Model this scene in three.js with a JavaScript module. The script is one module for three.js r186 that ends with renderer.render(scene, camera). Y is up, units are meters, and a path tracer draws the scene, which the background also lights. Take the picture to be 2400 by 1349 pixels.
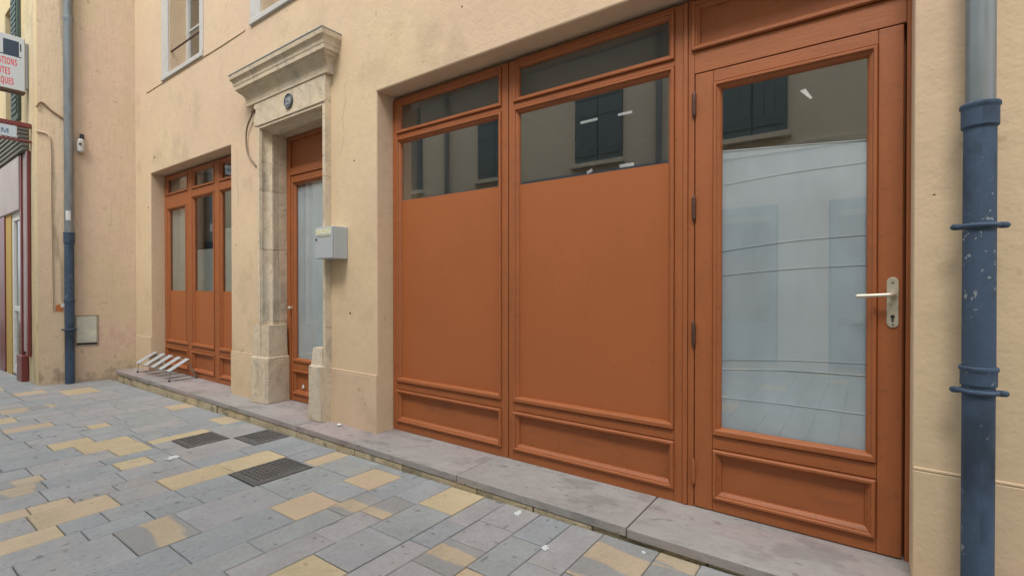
import * as THREE from 'three';
import { RoundedBoxGeometry } from 'three/addons/geometries/RoundedBoxGeometry.js';
import { mergeGeometries } from 'three/addons/utils/BufferGeometryUtils.js';
import { FontLoader } from 'three/addons/loaders/FontLoader.js';
import { TextGeometry } from 'three/addons/geometries/TextGeometry.js';

// ---------------------------------------------------------------- camera, sky, sun, exposure
const scene = new THREE.Scene();
const camera = new THREE.PerspectiveCamera(60.87, 2400 / 1349, 0.05, 600);
camera.position.set(0, 1.262, 2.565);
camera.rotation.order = 'YXZ';
camera.rotation.set(-0.00667, 0.6297, 0);
scene.add(camera);

const renderer = new THREE.WebGLRenderer({ antialias: true });
renderer.setSize(1024, 575);
renderer.toneMapping = THREE.LinearToneMapping;
renderer.toneMappingExposure = 2.0;
renderer.shadowMap.enabled = true;

function overcastSky() {
  const w = 128, h = 64, d = new Float32Array(w * h * 4);
  for (let j = 0; j < h; j++) for (let i = 0; i < w; i++) {
    const e = ((j + 0.5) / h - 0.5) * Math.PI, s = Math.max(0, Math.sin(e)), k = (j * w + i) * 4;
    const cloud = 1 + 0.06 * Math.sin(i / w * Math.PI * 6 + j * 0.21) * Math.cos(j * 0.33);
    const l = (e < 0 ? 0.25 : (0.55 + 0.75 * s) * cloud) * 1.0;
    d[k] = l * 0.90; d[k + 1] = l * 1.0; d[k + 2] = l * 1.10; d[k + 3] = 1;
  }
  const t = new THREE.DataTexture(d, w, h, THREE.RGBAFormat, THREE.FloatType);
  t.mapping = THREE.EquirectangularReflectionMapping; t.magFilter = THREE.LinearFilter; t.minFilter = THREE.LinearFilter; t.needsUpdate = true;
  return t;
}
scene.background = scene.environment = overcastSky();

const sun = new THREE.DirectionalLight(0xfffaf4, 1.5);
sun.position.set(1, 28, 17.5); sun.target.position.set(-3, 0, 0);
sun.castShadow = true; sun.shadow.radius = 38; sun.shadow.mapSize.set(2048, 2048);
Object.assign(sun.shadow.camera, { left: -16, right: 14, top: 16, bottom: -14, near: 1, far: 90 });
scene.add(sun, sun.target);

// ---------------------------------------------------------------- helpers
let seed = 7;
const rnd = () => { seed = (seed * 1664525 + 1013904223) >>> 0; return seed / 4294967296; };
const rr = (a, b) => a + (b - a) * rnd();
const TABLE = new Float32Array(65536); { let q = 12345; for (let i = 0; i < 65536; i++) { q = (Math.imul(q, 1664525) + 1013904223) >>> 0; TABLE[i] = q / 4294967296; } }
const mod = (a, n) => { a %= n; return a < 0 ? a + n : a; };
function vnoise(x, y, px, py, s) {                       // value noise that repeats every px, py cells
  let xi = Math.floor(x), yi = Math.floor(y); const fx = x - xi, fy = y - yi, u = fx * fx * (3 - 2 * fx), v = fy * fy * (3 - 2 * fy);
  xi = mod(xi, px); yi = mod(yi, py); const xj = xi + 1 === px ? 0 : xi + 1, yj = yi + 1 === py ? 0 : yi + 1, r0 = yi * 7919 + s * 104729, r1 = yj * 7919 + s * 104729;
  const a = TABLE[(r0 + xi * 31) & 65535], b = TABLE[(r0 + xj * 31) & 65535], c = TABLE[(r1 + xi * 31) & 65535], d = TABLE[(r1 + xj * 31) & 65535];
  return a + (b - a) * u + (c - a) * v + (a - b - c + d) * u * v;
}
function fbm(u, v, f, oct, s, fy = f) { let a = 0.5, t = 0, n = 0; for (let o = 0; o < oct; o++) { t += a * vnoise(u * f, v * fy, f, fy, s + o * 17); n += a; a *= 0.55; f *= 2; fy *= 2; } return t / n; }
const clamp = (x, a = 0, b = 1) => Math.min(b, Math.max(a, x));
const sstep = (a, b, x) => { const t = clamp((x - a) / (b - a)); return t * t * (3 - 2 * t); };
const mix = (a, b, t) => a.map((x, i) => x + (b[i] - x) * t);
const enc = c => { c = clamp(c); return 255 * (c <= 0.0031308 ? 12.92 * c : 1.055 * Math.pow(c, 1 / 2.4) - 0.055); };
function colorTex(w, h, fn, mx = 1, my = mx) {           // fn gives linear rgb; mx, my: metres that one repeat covers
  const d = new Uint8Array(w * h * 4);
  for (let j = 0; j < h; j++) for (let i = 0; i < w; i++) { const c = fn((i + 0.5) / w, (j + 0.5) / h), k = (j * w + i) * 4; d[k] = enc(c[0]); d[k + 1] = enc(c[1]); d[k + 2] = enc(c[2]); d[k + 3] = 255; }
  return finish(new THREE.DataTexture(d, w, h), mx, my, true);
}
function greyTex(w, h, fn, mx = 1, my = mx) {
  const d = new Uint8Array(w * h * 4);
  for (let j = 0; j < h; j++) for (let i = 0; i < w; i++) { const c = 255 * clamp(fn((i + 0.5) / w, (j + 0.5) / h)), k = (j * w + i) * 4; d[k] = d[k + 1] = d[k + 2] = c; d[k + 3] = 255; }
  return finish(new THREE.DataTexture(d, w, h), mx, my, false);
}
function finish(t, mx, my, srgb) {
  t.wrapS = t.wrapT = THREE.RepeatWrapping; t.repeat.set(1 / mx, 1 / my); t.magFilter = THREE.LinearFilter; t.minFilter = THREE.LinearMipmapLinearFilter; t.generateMipmaps = true;
  if (srgb) t.colorSpace = THREE.SRGBColorSpace;
  t.needsUpdate = true; return t;
}
const rgb = (r, g, b) => new THREE.Color().setRGB(r, g, b);
const std = o => new THREE.MeshStandardMaterial(o);
const phys = o => new THREE.MeshPhysicalMaterial(o);

function metric(g, ox = 0, oy = 0, turn = false) {       // uv in metres, by the side each face looks to
  if (g.index) g = g.toNonIndexed();
  const p = g.attributes.position, uv = new Float32Array(p.count * 2), A = new THREE.Vector3(), B = new THREE.Vector3(), D = new THREE.Vector3();
  for (let t = 0; t < p.count; t += 3) {
    A.fromBufferAttribute(p, t); B.fromBufferAttribute(p, t + 1); D.fromBufferAttribute(p, t + 2);
    const n = B.clone().sub(A).cross(D.clone().sub(A)), x = Math.abs(n.x), y = Math.abs(n.y), z = Math.abs(n.z);
    for (let k = 0; k < 3; k++) {
      const i = t + k; let u, v;
      if (y >= x && y >= z) { u = p.getX(i); v = p.getZ(i); } else if (z >= x) { u = p.getX(i); v = p.getY(i); } else { u = p.getZ(i); v = p.getY(i); }
      if (turn) [u, v] = [v, u];
      uv[2 * i] = u + ox; uv[2 * i + 1] = v + oy;
    }
  }
  g.setAttribute('uv', new THREE.BufferAttribute(uv, 2)); return g;
}
function box(x0, x1, y0, y1, z0, z1, c = 0.004, turn = false) {
  const w = Math.abs(x1 - x0), h = Math.abs(y1 - y0), d = Math.abs(z1 - z0), r = Math.min(c, w / 2.1, h / 2.1, d / 2.1);
  const g = c > 0 ? new RoundedBoxGeometry(w, h, d, 1, r) : new THREE.BoxGeometry(w, h, d);
  g.translate((x0 + x1) / 2, (y0 + y1) / 2, (z0 + z1) / 2);
  return metric(g, rr(0, 3), rr(0, 3), turn);
}
function tris(list) { const g = new THREE.BufferGeometry(); g.setAttribute('position', new THREE.Float32BufferAttribute(list, 3)); g.computeVertexNormals(); return metric(g, rr(0, 3), rr(0, 3)); }
function quad(o, a, b, c, d) { o.push(...a, ...b, ...c, ...a, ...c, ...d); }
// profile swept round a rectangle with mitred corners; prof: [inward, outward z]
function rectMould(x0, x1, y0, y1, z, prof) {
  const P = [], at = (k, q) => { const u = q[0]; return [[x0 + u, y0 + u], [x1 - u, y0 + u], [x1 - u, y1 - u], [x0 + u, y1 - u]][k].concat(z + q[1]); };
  for (let k = 0; k < 4; k++) for (let i = 0; i + 1 < prof.length; i++) quad(P, at(k, prof[i]), at((k + 1) % 4, prof[i]), at((k + 1) % 4, prof[i + 1]), at(k, prof[i + 1]));
  return tris(P);
}
// profile [out z, y] run along x, its ends mitred outwards by the same amount as it stands out
function cornice(x0, x1, prof, ends = [1, 1]) {
  const P = [], n = prof.length, L = q => [x0 - q[0] * ends[0], q[1], q[0]], R = q => [x1 + q[0] * ends[1], q[1], q[0]];
  for (let i = 0; i + 1 < n; i++) {
    quad(P, L(prof[i]), R(prof[i]), R(prof[i + 1]), L(prof[i + 1]));
    const a = prof[i], b = prof[i + 1], w = (q, f) => { const p = f(q); return [p[0], p[1], -0.02]; };
    quad(P, R(a), w(a, R), w(b, R), R(b)); quad(P, w(a, L), L(a), L(b), w(b, L));
  }
  const t = prof[n - 1], b = prof[0];
  quad(P, L(t), R(t), [R(t)[0], t[1], -0.02], [L(t)[0], t[1], -0.02]);
  quad(P, [L(b)[0], b[1], -0.02], [R(b)[0], b[1], -0.02], R(b), L(b));
  return tris(P);
}
function tube(points, r, seg = 24, rad = 8) {
  return new THREE.TubeGeometry(new THREE.CatmullRomCurve3(points.map(p => new THREE.Vector3(...p))), seg, r, rad, false);
}
function rod(a, b, r, rad = 10) {
  const A = new THREE.Vector3(...a), B = new THREE.Vector3(...b), g = new THREE.CylinderGeometry(r, r, A.distanceTo(B), rad);
  g.applyQuaternion(new THREE.Quaternion().setFromUnitVectors(new THREE.Vector3(0, 1, 0), B.clone().sub(A).normalize()));
  const m = A.add(B).multiplyScalar(0.5); g.translate(m.x, m.y, m.z); return g;
}
function lathe(pts, seg = 28) { return new THREE.LatheGeometry(pts.map(p => new THREE.Vector2(...p)), seg); }
function roundUV(g, girth = 0.3) { const p = g.attributes.position, q = g.attributes.uv; for (let i = 0; i < p.count; i++) q.setXY(i, q.getX(i) * girth, p.getY(i)); return g; }   // metres round and along a pipe
function put(name, geo, mat, parent) { const m = new THREE.Mesh(geo, mat); m.name = name; m.castShadow = m.receiveShadow = true; parent.add(m); return m; }
const taken = {};
const numbered = n => { const k = taken[n] = (taken[n] ?? -1) + 1; return k ? `${n}_${String(k).padStart(3, '0')}` : n; };
function tag(o, label, category, group) { o.userData = { label, category }; if (group) o.userData.group = group; return o; }
function thing(name, label, category, at = [0, 0, 0], group) { const g = new THREE.Group(); g.name = numbered(name); g.position.set(...at); scene.add(g); return tag(g, label, category, group); }
function part(name, parent) { const g = new THREE.Group(); g.name = name; parent.add(g); return g; }
function structure(name) { const g = new THREE.Group(); g.name = name; g.userData = { kind: 'structure' }; scene.add(g); return g; }
const slope = x => 0.012 * clamp(x, -14, 8);            // the street falls gently to the left

// ---------------------------------------------------------------- materials
function plasterTex(base, warm, cool, s, spots = 1) {
  return colorTex(1024, 1024, (u, v) => {
    const a = fbm(u, v, 3, 5, s), b = fbm(u, v, 9, 4, s + 50), f = fbm(u, v, 90, 3, s + 90), st = fbm(u, v, 14, 5, s + 130);
    let c = mix(cool, warm, sstep(0.3, 0.7, a)); c = mix(base, c, 0.8);
    const k = 1 + 0.10 * (b - 0.5) + 0.10 * (f - 0.5);
    const dirt = sstep(0.58, 0.85, st) * 0.13 * spots, dot = sstep(0.86, 0.93, fbm(u, v, 60, 2, s + 200)) * 0.22 * spots;
    return c.map((x, i) => x * k * (1 - dirt) * (1 - dot * [0.8, 0.9, 1][i]));
  }, 4.6);
}
const plasterBump = greyTex(1024, 1024, (u, v) => 0.45 * fbm(u, v, 7, 4, 301) + 0.35 * fbm(u, v, 40, 3, 302) + 0.2 * fbm(u, v, 160, 2, 303), 1.9);
const M = {};
M.plaster = std({ map: plasterTex([0.63, 0.465, 0.308], [0.65, 0.488, 0.308], [0.625, 0.448, 0.310], 11), bumpMap: plasterBump, bumpScale: 0.0042, roughness: 0.95 });
const paintMap = colorTex(512, 512, (u, v) => { const a = fbm(u, v, 5, 4, 401), f = fbm(u, v, 8, 4, 402, 120), d = sstep(0.74, 0.8, fbm(u, v, 30, 3, 403)); const w = sstep(0.6, 0.8, fbm(u, v, 3, 5, 404, 14)), k = 0.96 + 0.20 * (a - 0.5) + 0.10 * (f - 0.5); return [0.343 * k * (1 - 0.18 * d - 0.16 * w), 0.103 * k * (1 - 0.14 * d - 0.12 * w), 0.029 * k]; }, 0.9);
const paintBump = greyTex(512, 512, (u, v) => 0.5 * fbm(u, v, 10, 3, 411, 140) + 0.5 * fbm(u, v, 60, 3, 412), 0.7);
M.paint = phys({ map: paintMap, bumpMap: paintBump, bumpScale: 0.0011, roughness: 0.55, clearcoat: 0.04, clearcoatRoughness: 0.4 });
M.film = phys({ map: colorTex(512, 512, (u, v) => { const k = 0.98 + 0.10 * (fbm(u, v, 3, 5, 421) - 0.5) + 0.06 * (fbm(u, v, 90, 3, 422, 10) - 0.5) - 0.10 * sstep(0.76, 0.84, fbm(u, v, 26, 4, 423)); return [0.362 * k, 0.107 * k, 0.031 * k]; }, 1.3), bumpMap: paintBump, bumpScale: 0.0004, roughness: 0.45, clearcoat: 0.08, clearcoatRoughness: 0.35 });
M.glass = phys({ color: rgb(1, 1, 1), transmission: 1, thickness: 0, ior: 2.9, roughness: 0.01, metalness: 0 });
M.board = std({ color: rgb(0.15, 0.14, 0.125), roughness: 0.9 });
const sheetMap = colorTex(512, 512, (u, v) => { const a = fbm(u, v, 4, 5, 431), b = fbm(u, v, 20, 4, 432, 6); const k = 0.82 + 0.3 * (a - 0.5) + 0.18 * (b - 0.5); return [0.45 * k, 0.535 * k, 0.575 * k]; }, 1.6);
M.sheet = std({ map: sheetMap, roughness: 0.7 });
M.reflectionSheet = std({ map: colorTex(256, 256, (u, v) => { const k = 0.9 + 0.35 * (fbm(u, v, 4, 5, 441) - 0.5); return [0.235 * k, 0.255 * k, 0.215 * k]; }, 1.1), roughness: 0.7 });
const stoneMap = colorTex(1024, 1024, (u, v) => {
  const a = fbm(u, v, 4, 5, 501), b = fbm(u, v, 30, 4, 502), y = fbm(u, v, 7, 4, 503, 3), pit = sstep(0.74, 0.82, fbm(u, v, 55, 3, 504)), grime = sstep(0.52, 0.85, fbm(u, v, 10, 5, 505, 5));
  let c = mix([0.61, 0.51, 0.385], [0.62, 0.50, 0.35], sstep(0.35, 0.7, y)); const k = 0.98 + 0.26 * (a - 0.5) + 0.22 * (b - 0.5);
  return c.map((x, i) => x * k * (1 - 0.15 * pit) * (1 - grime * [0.34, 0.33, 0.32][i]));
}, 1.5);
const stoneBump = greyTex(512, 512, (u, v) => 0.5 * fbm(u, v, 6, 4, 511) + 0.3 * fbm(u, v, 30, 3, 512) - 0.45 * sstep(0.68, 0.8, fbm(u, v, 44, 3, 504)) + 0.3, 0.8);
M.stone = std({ map: stoneMap, bumpMap: stoneBump, bumpScale: 0.009, roughness: 0.92 });
M.slabStone = std({ map: colorTex(1024, 512, (u, v) => {
  const a = fbm(u, v, 5, 5, 521, 3), b = fbm(u, v, 60, 3, 522), p = fbm(u, v, 3, 4, 523), sp = sstep(0.75, 0.82, fbm(u, v, 36, 3, 524)), st = sstep(0.56, 0.72, fbm(u, v, 9, 5, 525));
  let c = mix([0.325, 0.298, 0.275], [0.355, 0.292, 0.272], sstep(0.4, 0.65, p)); const k = 0.95 + 0.4 * (a - 0.5) + 0.22 * (b - 0.5); return c.map(x => x * k * (1 - 0.3 * sp) * (1 - 0.2 * st));
}, 2.2, 1.1), bumpMap: stoneBump, bumpScale: 0.004, roughness: 0.8 });
M.kerbStone = std({ map: colorTex(512, 256, (u, v) => {
  const a = fbm(u, v, 8, 5, 531, 4), b = fbm(u, v, 50, 3, 532, 30), m = sstep(0.52, 0.7, fbm(u, v, 12, 5, 533, 6)); const k = 0.9 + 0.5 * (a - 0.5) + 0.3 * (b - 0.5);
  return mix([0.54, 0.44, 0.29].map(x => x * k), [0.20, 0.175, 0.115], m * 0.7);
}, 1.1, 0.5), bumpMap: stoneBump, bumpScale: 0.014, roughness: 0.95 });
const pave = (s, fn) => colorTex(512, 512, fn, 0.9);
const greyMaps = [[0.312, 0.318, 0.322], [0.292, 0.302, 0.306], [0.326, 0.320, 0.320], [0.305, 0.314, 0.304], [0.335, 0.318, 0.310]].map((c, i) => pave(i, (u, v) => {
  const s = 600 + i * 20, a = fbm(u, v, 4, 5, s), b = fbm(u, v, 70, 3, s + 3), w = fbm(u, v, 3, 4, s + 5, 9), sp = sstep(0.72, 0.86, fbm(u, v, 20, 4, s + 7)), lt = sstep(0.62, 0.8, w);
  const gum = sstep(0.90, 0.93, fbm(u, v, 24, 1, s + 11)), k = 0.98 + 0.34 * (a - 0.5) + 0.26 * (b - 0.5); return mix(mix(c.map(x => x * k * (1 - 0.28 * sp)), [0.40, 0.345, 0.285], 0.32 * lt), [0.10, 0.10, 0.10], 0.6 * gum);
}));
M.grey = greyMaps.map(m => std({ map: m, bumpMap: stoneBump, bumpScale: 0.0035, roughness: 0.62 }));
const yellowMaps = [[0.525, 0.41, 0.245], [0.515, 0.395, 0.255], [0.535, 0.425, 0.26]].map((c, i) => pave(i, (u, v) => {
  const s = 700 + i * 20, a = fbm(u, v, 4, 5, s), b = fbm(u, v, 70, 3, s + 3), r = fbm(u, v, 2, 4, s + 5, 9), sp = sstep(0.75, 0.82, fbm(u, v, 18, 4, s + 7));
  const k = 0.95 + 0.25 * (a - 0.5) + 0.2 * (b - 0.5); return mix(mix(c.map(x => x * k), [0.50, 0.36, 0.265], sstep(0.45, 0.75, r) * 0.7), [0.22, 0.17, 0.11], sp * 0.5);
}));
M.yellow = yellowMaps.map(m => std({ map: m, bumpMap: stoneBump, bumpScale: 0.0035, roughness: 0.66 }));
M.mixed = [0, 1].map(i => std({ map: pave(i, (u, v) => {
  const s = 760 + i * 20, w = fbm(u, v, 1, 3, s, 7), a = fbm(u, v, 5, 5, s + 2), b = fbm(u, v, 70, 3, s + 3), k = 0.95 + 0.25 * (a - 0.5) + 0.2 * (b - 0.5);
  return mix([0.30, 0.29, 0.275], [0.48, 0.375, 0.25], 0.95 * sstep(0.455, 0.53, w + 0.2 * (a - 0.5))).map(x => x * k);
}), bumpMap: stoneBump, bumpScale: 0.0035, roughness: 0.64 }));
M.joint = std({ color: rgb(0.21, 0.195, 0.18), bumpMap: stoneBump, bumpScale: 0.01, roughness: 1 });
M.iron = std({ map: colorTex(256, 256, (u, v) => { const a = fbm(u, v, 6, 4, 801), r = sstep(0.58, 0.75, fbm(u, v, 9, 4, 802)), k = 0.9 + 0.4 * (a - 0.5); return mix([0.16, 0.155, 0.15], [0.19, 0.155, 0.125], r).map(x => x * k); }, 0.4), roughness: 0.55, metalness: 0.25,
  bumpMap: greyTex(256, 256, (u, v) => { const x = u * 12, y = v * 12, d = (Math.floor(x) + Math.floor(y)) % 2, fx = x % 1 - 0.5, fy = y % 1 - 0.5; return sstep(0.20, 0.12, Math.abs(d ? fx : fy)) * sstep(0.46, 0.40, Math.abs(d ? fy : fx)); }, 0.4), bumpScale: 0.006 });
const bluePaint = colorTex(256, 1024, (u, v) => { const a = fbm(u, v, 3, 5, 821, 10), b = fbm(u, v, 30, 3, 822, 150), ch = sstep(0.72, 0.75, fbm(u, v, 16, 4, 823, 90)) * sstep(0.45, 0.6, fbm(u, v, 2, 2, 825, 8)), dk = sstep(0.5, 0.75, fbm(u, v, 2, 4, 824, 9)); const k = 0.95 + 0.5 * (a - 0.5) + 0.2 * (b - 0.5); return mix([0.052, 0.084, 0.134].map(x => x * k), [0.30, 0.31, 0.31], ch * 0.8).map(x => x * (1 - 0.45 * dk)); }, 0.35, 2.1);
M.blueIron = phys({ map: bluePaint, roughness: 0.8, bumpMap: stoneBump, bumpScale: 0.0012 });
const zincMap = colorTex(256, 512, (u, v) => { const a = fbm(u, v, 4, 5, 841, 6), st = sstep(0.55, 0.72, fbm(u, v, 12, 4, 842, 3)), k = 0.95 + 0.45 * (a - 0.5); return mix([0.215, 0.24, 0.255].map(x => x * k), [0.27, 0.27, 0.255], st * 0.5); }, 0.4, 1.2);
M.zinc = std({ map: zincMap, roughness: 0.45, metalness: 0.35 });
M.steel = std({ map: colorTex(128, 256, (u, v) => { const k = 0.95 + 0.5 * (fbm(u, v, 6, 4, 871) - 0.5), w = sstep(0.55, 0.7, fbm(u, v, 9, 4, 872)); return mix([0.58 * k, 0.53 * k, 0.41 * k], [0.34, 0.27, 0.18], w * 0.5); }, 0.12, 0.24), roughness: 0.42, metalness: 0.45 });
M.lever = std({ color: rgb(0.66, 0.60, 0.48), roughness: 0.36, metalness: 0.5 });
M.dark = std({ color: rgb(0.02, 0.019, 0.018), roughness: 0.7 });
M.hinge = std({ color: rgb(0.10, 0.045, 0.028), roughness: 0.5, metalness: 0.3 });
M.white = std({ color: rgb(0.72, 0.72, 0.70), roughness: 0.5 });
M.offWhite = std({ map: colorTex(256, 256, (u, v) => { const k = 0.95 + 0.2 * (fbm(u, v, 5, 5, 861) - 0.5) - 0.15 * sstep(0.68, 0.8, fbm(u, v, 16, 4, 862)); return [0.52 * k, 0.495 * k, 0.455 * k]; }, 0.8), roughness: 0.7 });
M.boxGrey = std({ color: rgb(0.41, 0.43, 0.44), roughness: 0.42 });
M.paper = std({ color: rgb(0.64, 0.64, 0.62), roughness: 0.85, side: THREE.DoubleSide });
M.roomWall = std({ color: rgb(0.46, 0.44, 0.40), roughness: 1 });
M.paleDash = std({ color: rgb(0.46, 0.47, 0.46), roughness: 0.85, side: THREE.DoubleSide });
M.roomFloor = std({ color: rgb(0.24, 0.20, 0.16), roughness: 0.7 });
M.clearGlass = phys({ color: rgb(1, 1, 1), transmission: 1, thickness: 0, ior: 1.5, roughness: 0.01, metalness: 0 });

// ---------------------------------------------------------------- ground
const pavement = structure('pavement');
{
  const xs = [-200, -14, -8, 0, 8, 200], zs = [-200, -0.6, 0.2, 3, 8, 200], P = [], at = (x, z) => [x, slope(x) - 0.012, z];
  for (let i = 0; i < 5; i++) for (let j = 0; j < 5; j++) quad(P, at(xs[i], zs[j + 1]), at(xs[i + 1], zs[j + 1]), at(xs[i + 1], zs[j]), at(xs[i], zs[j]));
  put('ground_bed', tris(P), M.joint, pavement);
}
function slabGeo(x0, x1, z0, z1, lift) {                 // a paving slab with a worn, chamfered rim
  const e = 0.0022, c = 0.005, tl = rr(-0.0012, 0.0012), tz = rr(-0.0012, 0.0012), P = [];
  const top = (x, z) => [x, slope(x) + lift + (x > (x0 + x1) / 2 ? tl : -tl) + (z > (z0 + z1) / 2 ? tz : -tz), z], bot = (x, z) => [x, slope(x) - 0.035, z];
  const a = [x0 + e, z1 - e], b = [x1 - e, z1 - e], d = [x1 - e, z0 + e], f = [x0 + e, z0 + e], ring = [a, b, d, f];
  const inn = [[x0 + e + c, z1 - e - c], [x1 - e - c, z1 - e - c], [x1 - e - c, z0 + e + c], [x0 + e + c, z0 + e + c]].map(q => top(...q));
  const rim = ring.map(q => { const p = top(...q); p[1] -= 0.0035; return p; }), low = ring.map(q => bot(...q));
  quad(P, ...inn);
  for (let k = 0; k < 4; k++) { const n = (k + 1) % 4; quad(P, rim[k], rim[n], inn[n], inn[k]); quad(P, low[k], low[n], rim[n], rim[k]); }
  const g = new THREE.BufferGeometry(); g.setAttribute('position', new THREE.Float32BufferAttribute(P, 3)); g.computeVertexNormals(); return metric(g, rr(0, 5), rr(0, 5));
}
{
  // [x from, x to, z from, z to, kind]: the sandstone slabs as they lie
  const Y = [[-5.26, -4.93, 1.09, 1.45], [-4.93, -4.66, 1.08, 1.31], [-4.49, -4.27, 1.19, 1.40], [-5.98, -5.79, 1.05, 1.21], [-6.47, -6.2, 1.36, 1.70], [-8.4, -7.92, 0.60, 0.93], [-8.7, -8.4, 1.01, 1.31],
    [-6.25, -5.98, 0.26, 0.49], [-3.85, -3.57, 0.57, 0.95], [-3.85, -3.57, 0.95, 1.33], [-4.0, -3.85, 1.74, 1.93], [-4.0, -3.85, 1.93, 2.12], [-3.57, -3.37, 1.88, 2.14], [-2.82, -2.535, 0.82, 1.10],
    [-2.82, -2.535, 0.34, 0.61], [-2.15, -1.875, 1.235, 1.50], [-2.15, -1.875, 0.268, 0.56], [-1.475, -1.28, 0.895, 1.2], [-5.26, -4.93, 0.21, 0.44], [-4.93, -4.78, 0.60, 1.05], [-3.37, -3.2, 0.28, 0.56],
    [-7.9, -7.55, 1.6, 1.95], [-9.4, -9.1, 1.3, 1.7], [-10.2, -9.8, 1.5, 1.9], [-2.35, -2.15, 2.0, 2.3], [-1.875, -1.7, 1.9, 2.2]];
  const X = [[-3.19, -2.82, 1.455, 1.73, 0], [-1.72, -1.475, 0.75, 1.0, 1], [-2.535, -2.35, 0.64, 0.91, 1], [-0.80, -0.61, 0.27, 0.37, 0], [-2.35, -2.15, 0.57, 0.82, 1]];
  const holes = [[-3.57, -3.2, 0.58, 1.0], [-4.78, -4.42, 0.60, 0.92], [-4.42, -4.05, 0.255, 0.58]];
  const Z0 = 0.268, Z1 = 5.28, far = [], near = [];
  const rowsA = [3.0, 2.7, 2.4, 2.2, 1.9, 1.6, 1.35, 1.1, 0.9, 0.62, 0.42, 0.2, 0, -0.2, -0.41, -0.61, -0.80, -1.09, -1.28, -1.475, -1.72, -1.875, -2.15, -2.35, -2.535, -2.82, -3.2, -3.37, -3.57, -3.85];
  const rowsL = [-5.26, -5.5, -5.79, -5.98, -6.25, -6.47, -6.75, -7.05, -7.25, -7.55, -7.92, -8.4, -8.7, -9.1, -9.4, -9.8, -10.2, -10.5, -10.8, -11.2, -11.5, -11.9, -12.3, -12.6, -13, -13.4, -13.8];
  const zones = [];
  const add = (rows, z0, z1) => { for (let i = 0; i + 1 < rows.length; i++) zones.push([rows[i + 1], rows[i], z0, z1]); };
  add(rowsA.slice(0, 27), Z0, Z1);
  zones.push([-3.37, -3.2, Z0, 0.58], [-3.57, -3.37, Z0, 0.58], [-3.37, -3.2, 1.0, Z1], [-3.57, -3.37, 1.0, Z1], [-3.85, -3.57, Z0, Z1]);
  add([-3.85, -4.05], Z0, 1.06); add([-4.05, -4.42], 0.58, 1.06); add([-4.42, -4.78], Z0, 0.6); add([-4.42, -4.78], 0.92, 1.06); add([-4.78, -4.93, -5.26], Z0, 1.06);
  add([-3.85, -4.0, -4.27, -4.49, -4.66, -4.93, -5.26], 1.06, Z1); add(rowsL, Z0, Z1);
  for (const [x0, x1, za, zb] of zones) {
    const special = [...Y.map(q => [...q, -1]), ...X].filter(q => Math.abs((q[0] + q[1]) / 2 - (x0 + x1) / 2) < 0.05 && q[3] > za && q[2] < zb).sort((a, b) => a[2] - b[2]);
    let z = za;
    const fill = to => {
      const cuts = [z]; let t = z;
      while (t < to - 0.18) { t += rr(0.24, 0.52) * (x1 - x0 > 0.3 ? 0.9 : 1); if (t > to - 0.14) break; cuts.push(t); }
      cuts.push(to);
      for (let k = 0; k + 1 < cuts.length; k++) if (cuts[k + 1] - cuts[k] > 0.015) {
        const zc = cuts[k], r = rnd(), m = r < 0.045 && zc > 1.2 ? M.yellow[Math.floor(rnd() * 3)] : r < 0.075 ? M.mixed[Math.floor(rnd() * 2)] : M.grey[Math.floor(rnd() * 5)];
        slabs.push([x0, x1, cuts[k], cuts[k + 1], m]);
      }
      z = to;
    };
    const slabs = [];
    for (const q of special) { const s0 = Math.max(q[2], z); if (s0 > z + 0.01) fill(s0); slabs.push([x0, x1, z, Math.min(q[3], zb), q[4] >= 0 ? M.mixed[q[4]] : M.yellow[Math.floor(rnd() * 3)]]); z = Math.min(q[3], zb); }
    if (zb > z + 0.01) fill(zb);
    near.push(...slabs);
  }
  // those that show largest are slabs of their own
  const inView = s => { const x = (s[0] + s[1]) / 2, z = (s[2] + s[3]) / 2, p = new THREE.Vector3(x, slope(x), z); camera.updateMatrixWorld(); p.project(camera); const d = Math.hypot(x, z - 2.565); return p.z < 1 && Math.abs(p.x) < 1.15 && Math.abs(p.y) < 1.25 ? (s[1] - s[0]) * (s[3] - s[2]) / (d * d * d) : 0; };
  near.map(s => [s, inView(s)]).sort((a, b) => b[1] - a[1]).forEach(([s, w], i) => {
    const g = slabGeo(s[0], s[1], s[2], s[3], rr(-0.001, 0.001));
    if (w > 0 && i < 290) put('paving_slab', g, s[4], pavement); else far.push([g, s[4]]);
  });
  const byMat = new Map(); for (const [g, m] of far) { if (!byMat.has(m)) byMat.set(m, []); byMat.get(m).push(g); }
  const mats = [...byMat.keys()], all = mergeGeometries(mats.map(m => mergeGeometries(byMat.get(m))), true);
  const rest = put('distant_paving', all, mats, pavement); rest.userData.kind = 'stuff';
}
// ---------------------------------------------------------------- stone doorstep along the facade
const STEP = 0.055;
const step = structure('doorstep');
{
  const cuts = [-8.62, -7.35, -5.62, -3.96, -2.112, -0.968, 0.75, 2.4];
  for (let i = 0; i + 1 < cuts.length; i++) {
    const x0 = cuts[i] + 0.003, x1 = cuts[i + 1] - 0.003, zf = 0.272 + rr(-0.006, 0.006);
    put('step_slab', box(x0, x1, STEP - 0.048, STEP + rr(-0.001, 0.001), -0.44, zf, 0.006), M.slabStone, step);
  }
  let x = -8.60;
  while (x < 2.3) { const w = rr(0.35, 0.85); put('base_stone', box(x + 0.003, Math.min(x + w, 2.39) - 0.003, -0.16, STEP - 0.049, 0.0, 0.262 + rr(-0.008, 0.004), 0.008), M.kerbStone, step); x += w; }
  put('mortar_bed', box(-8.6, 2.35, -0.17, STEP - 0.06, -0.40, 0.246, 0), M.joint, step);
}
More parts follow.
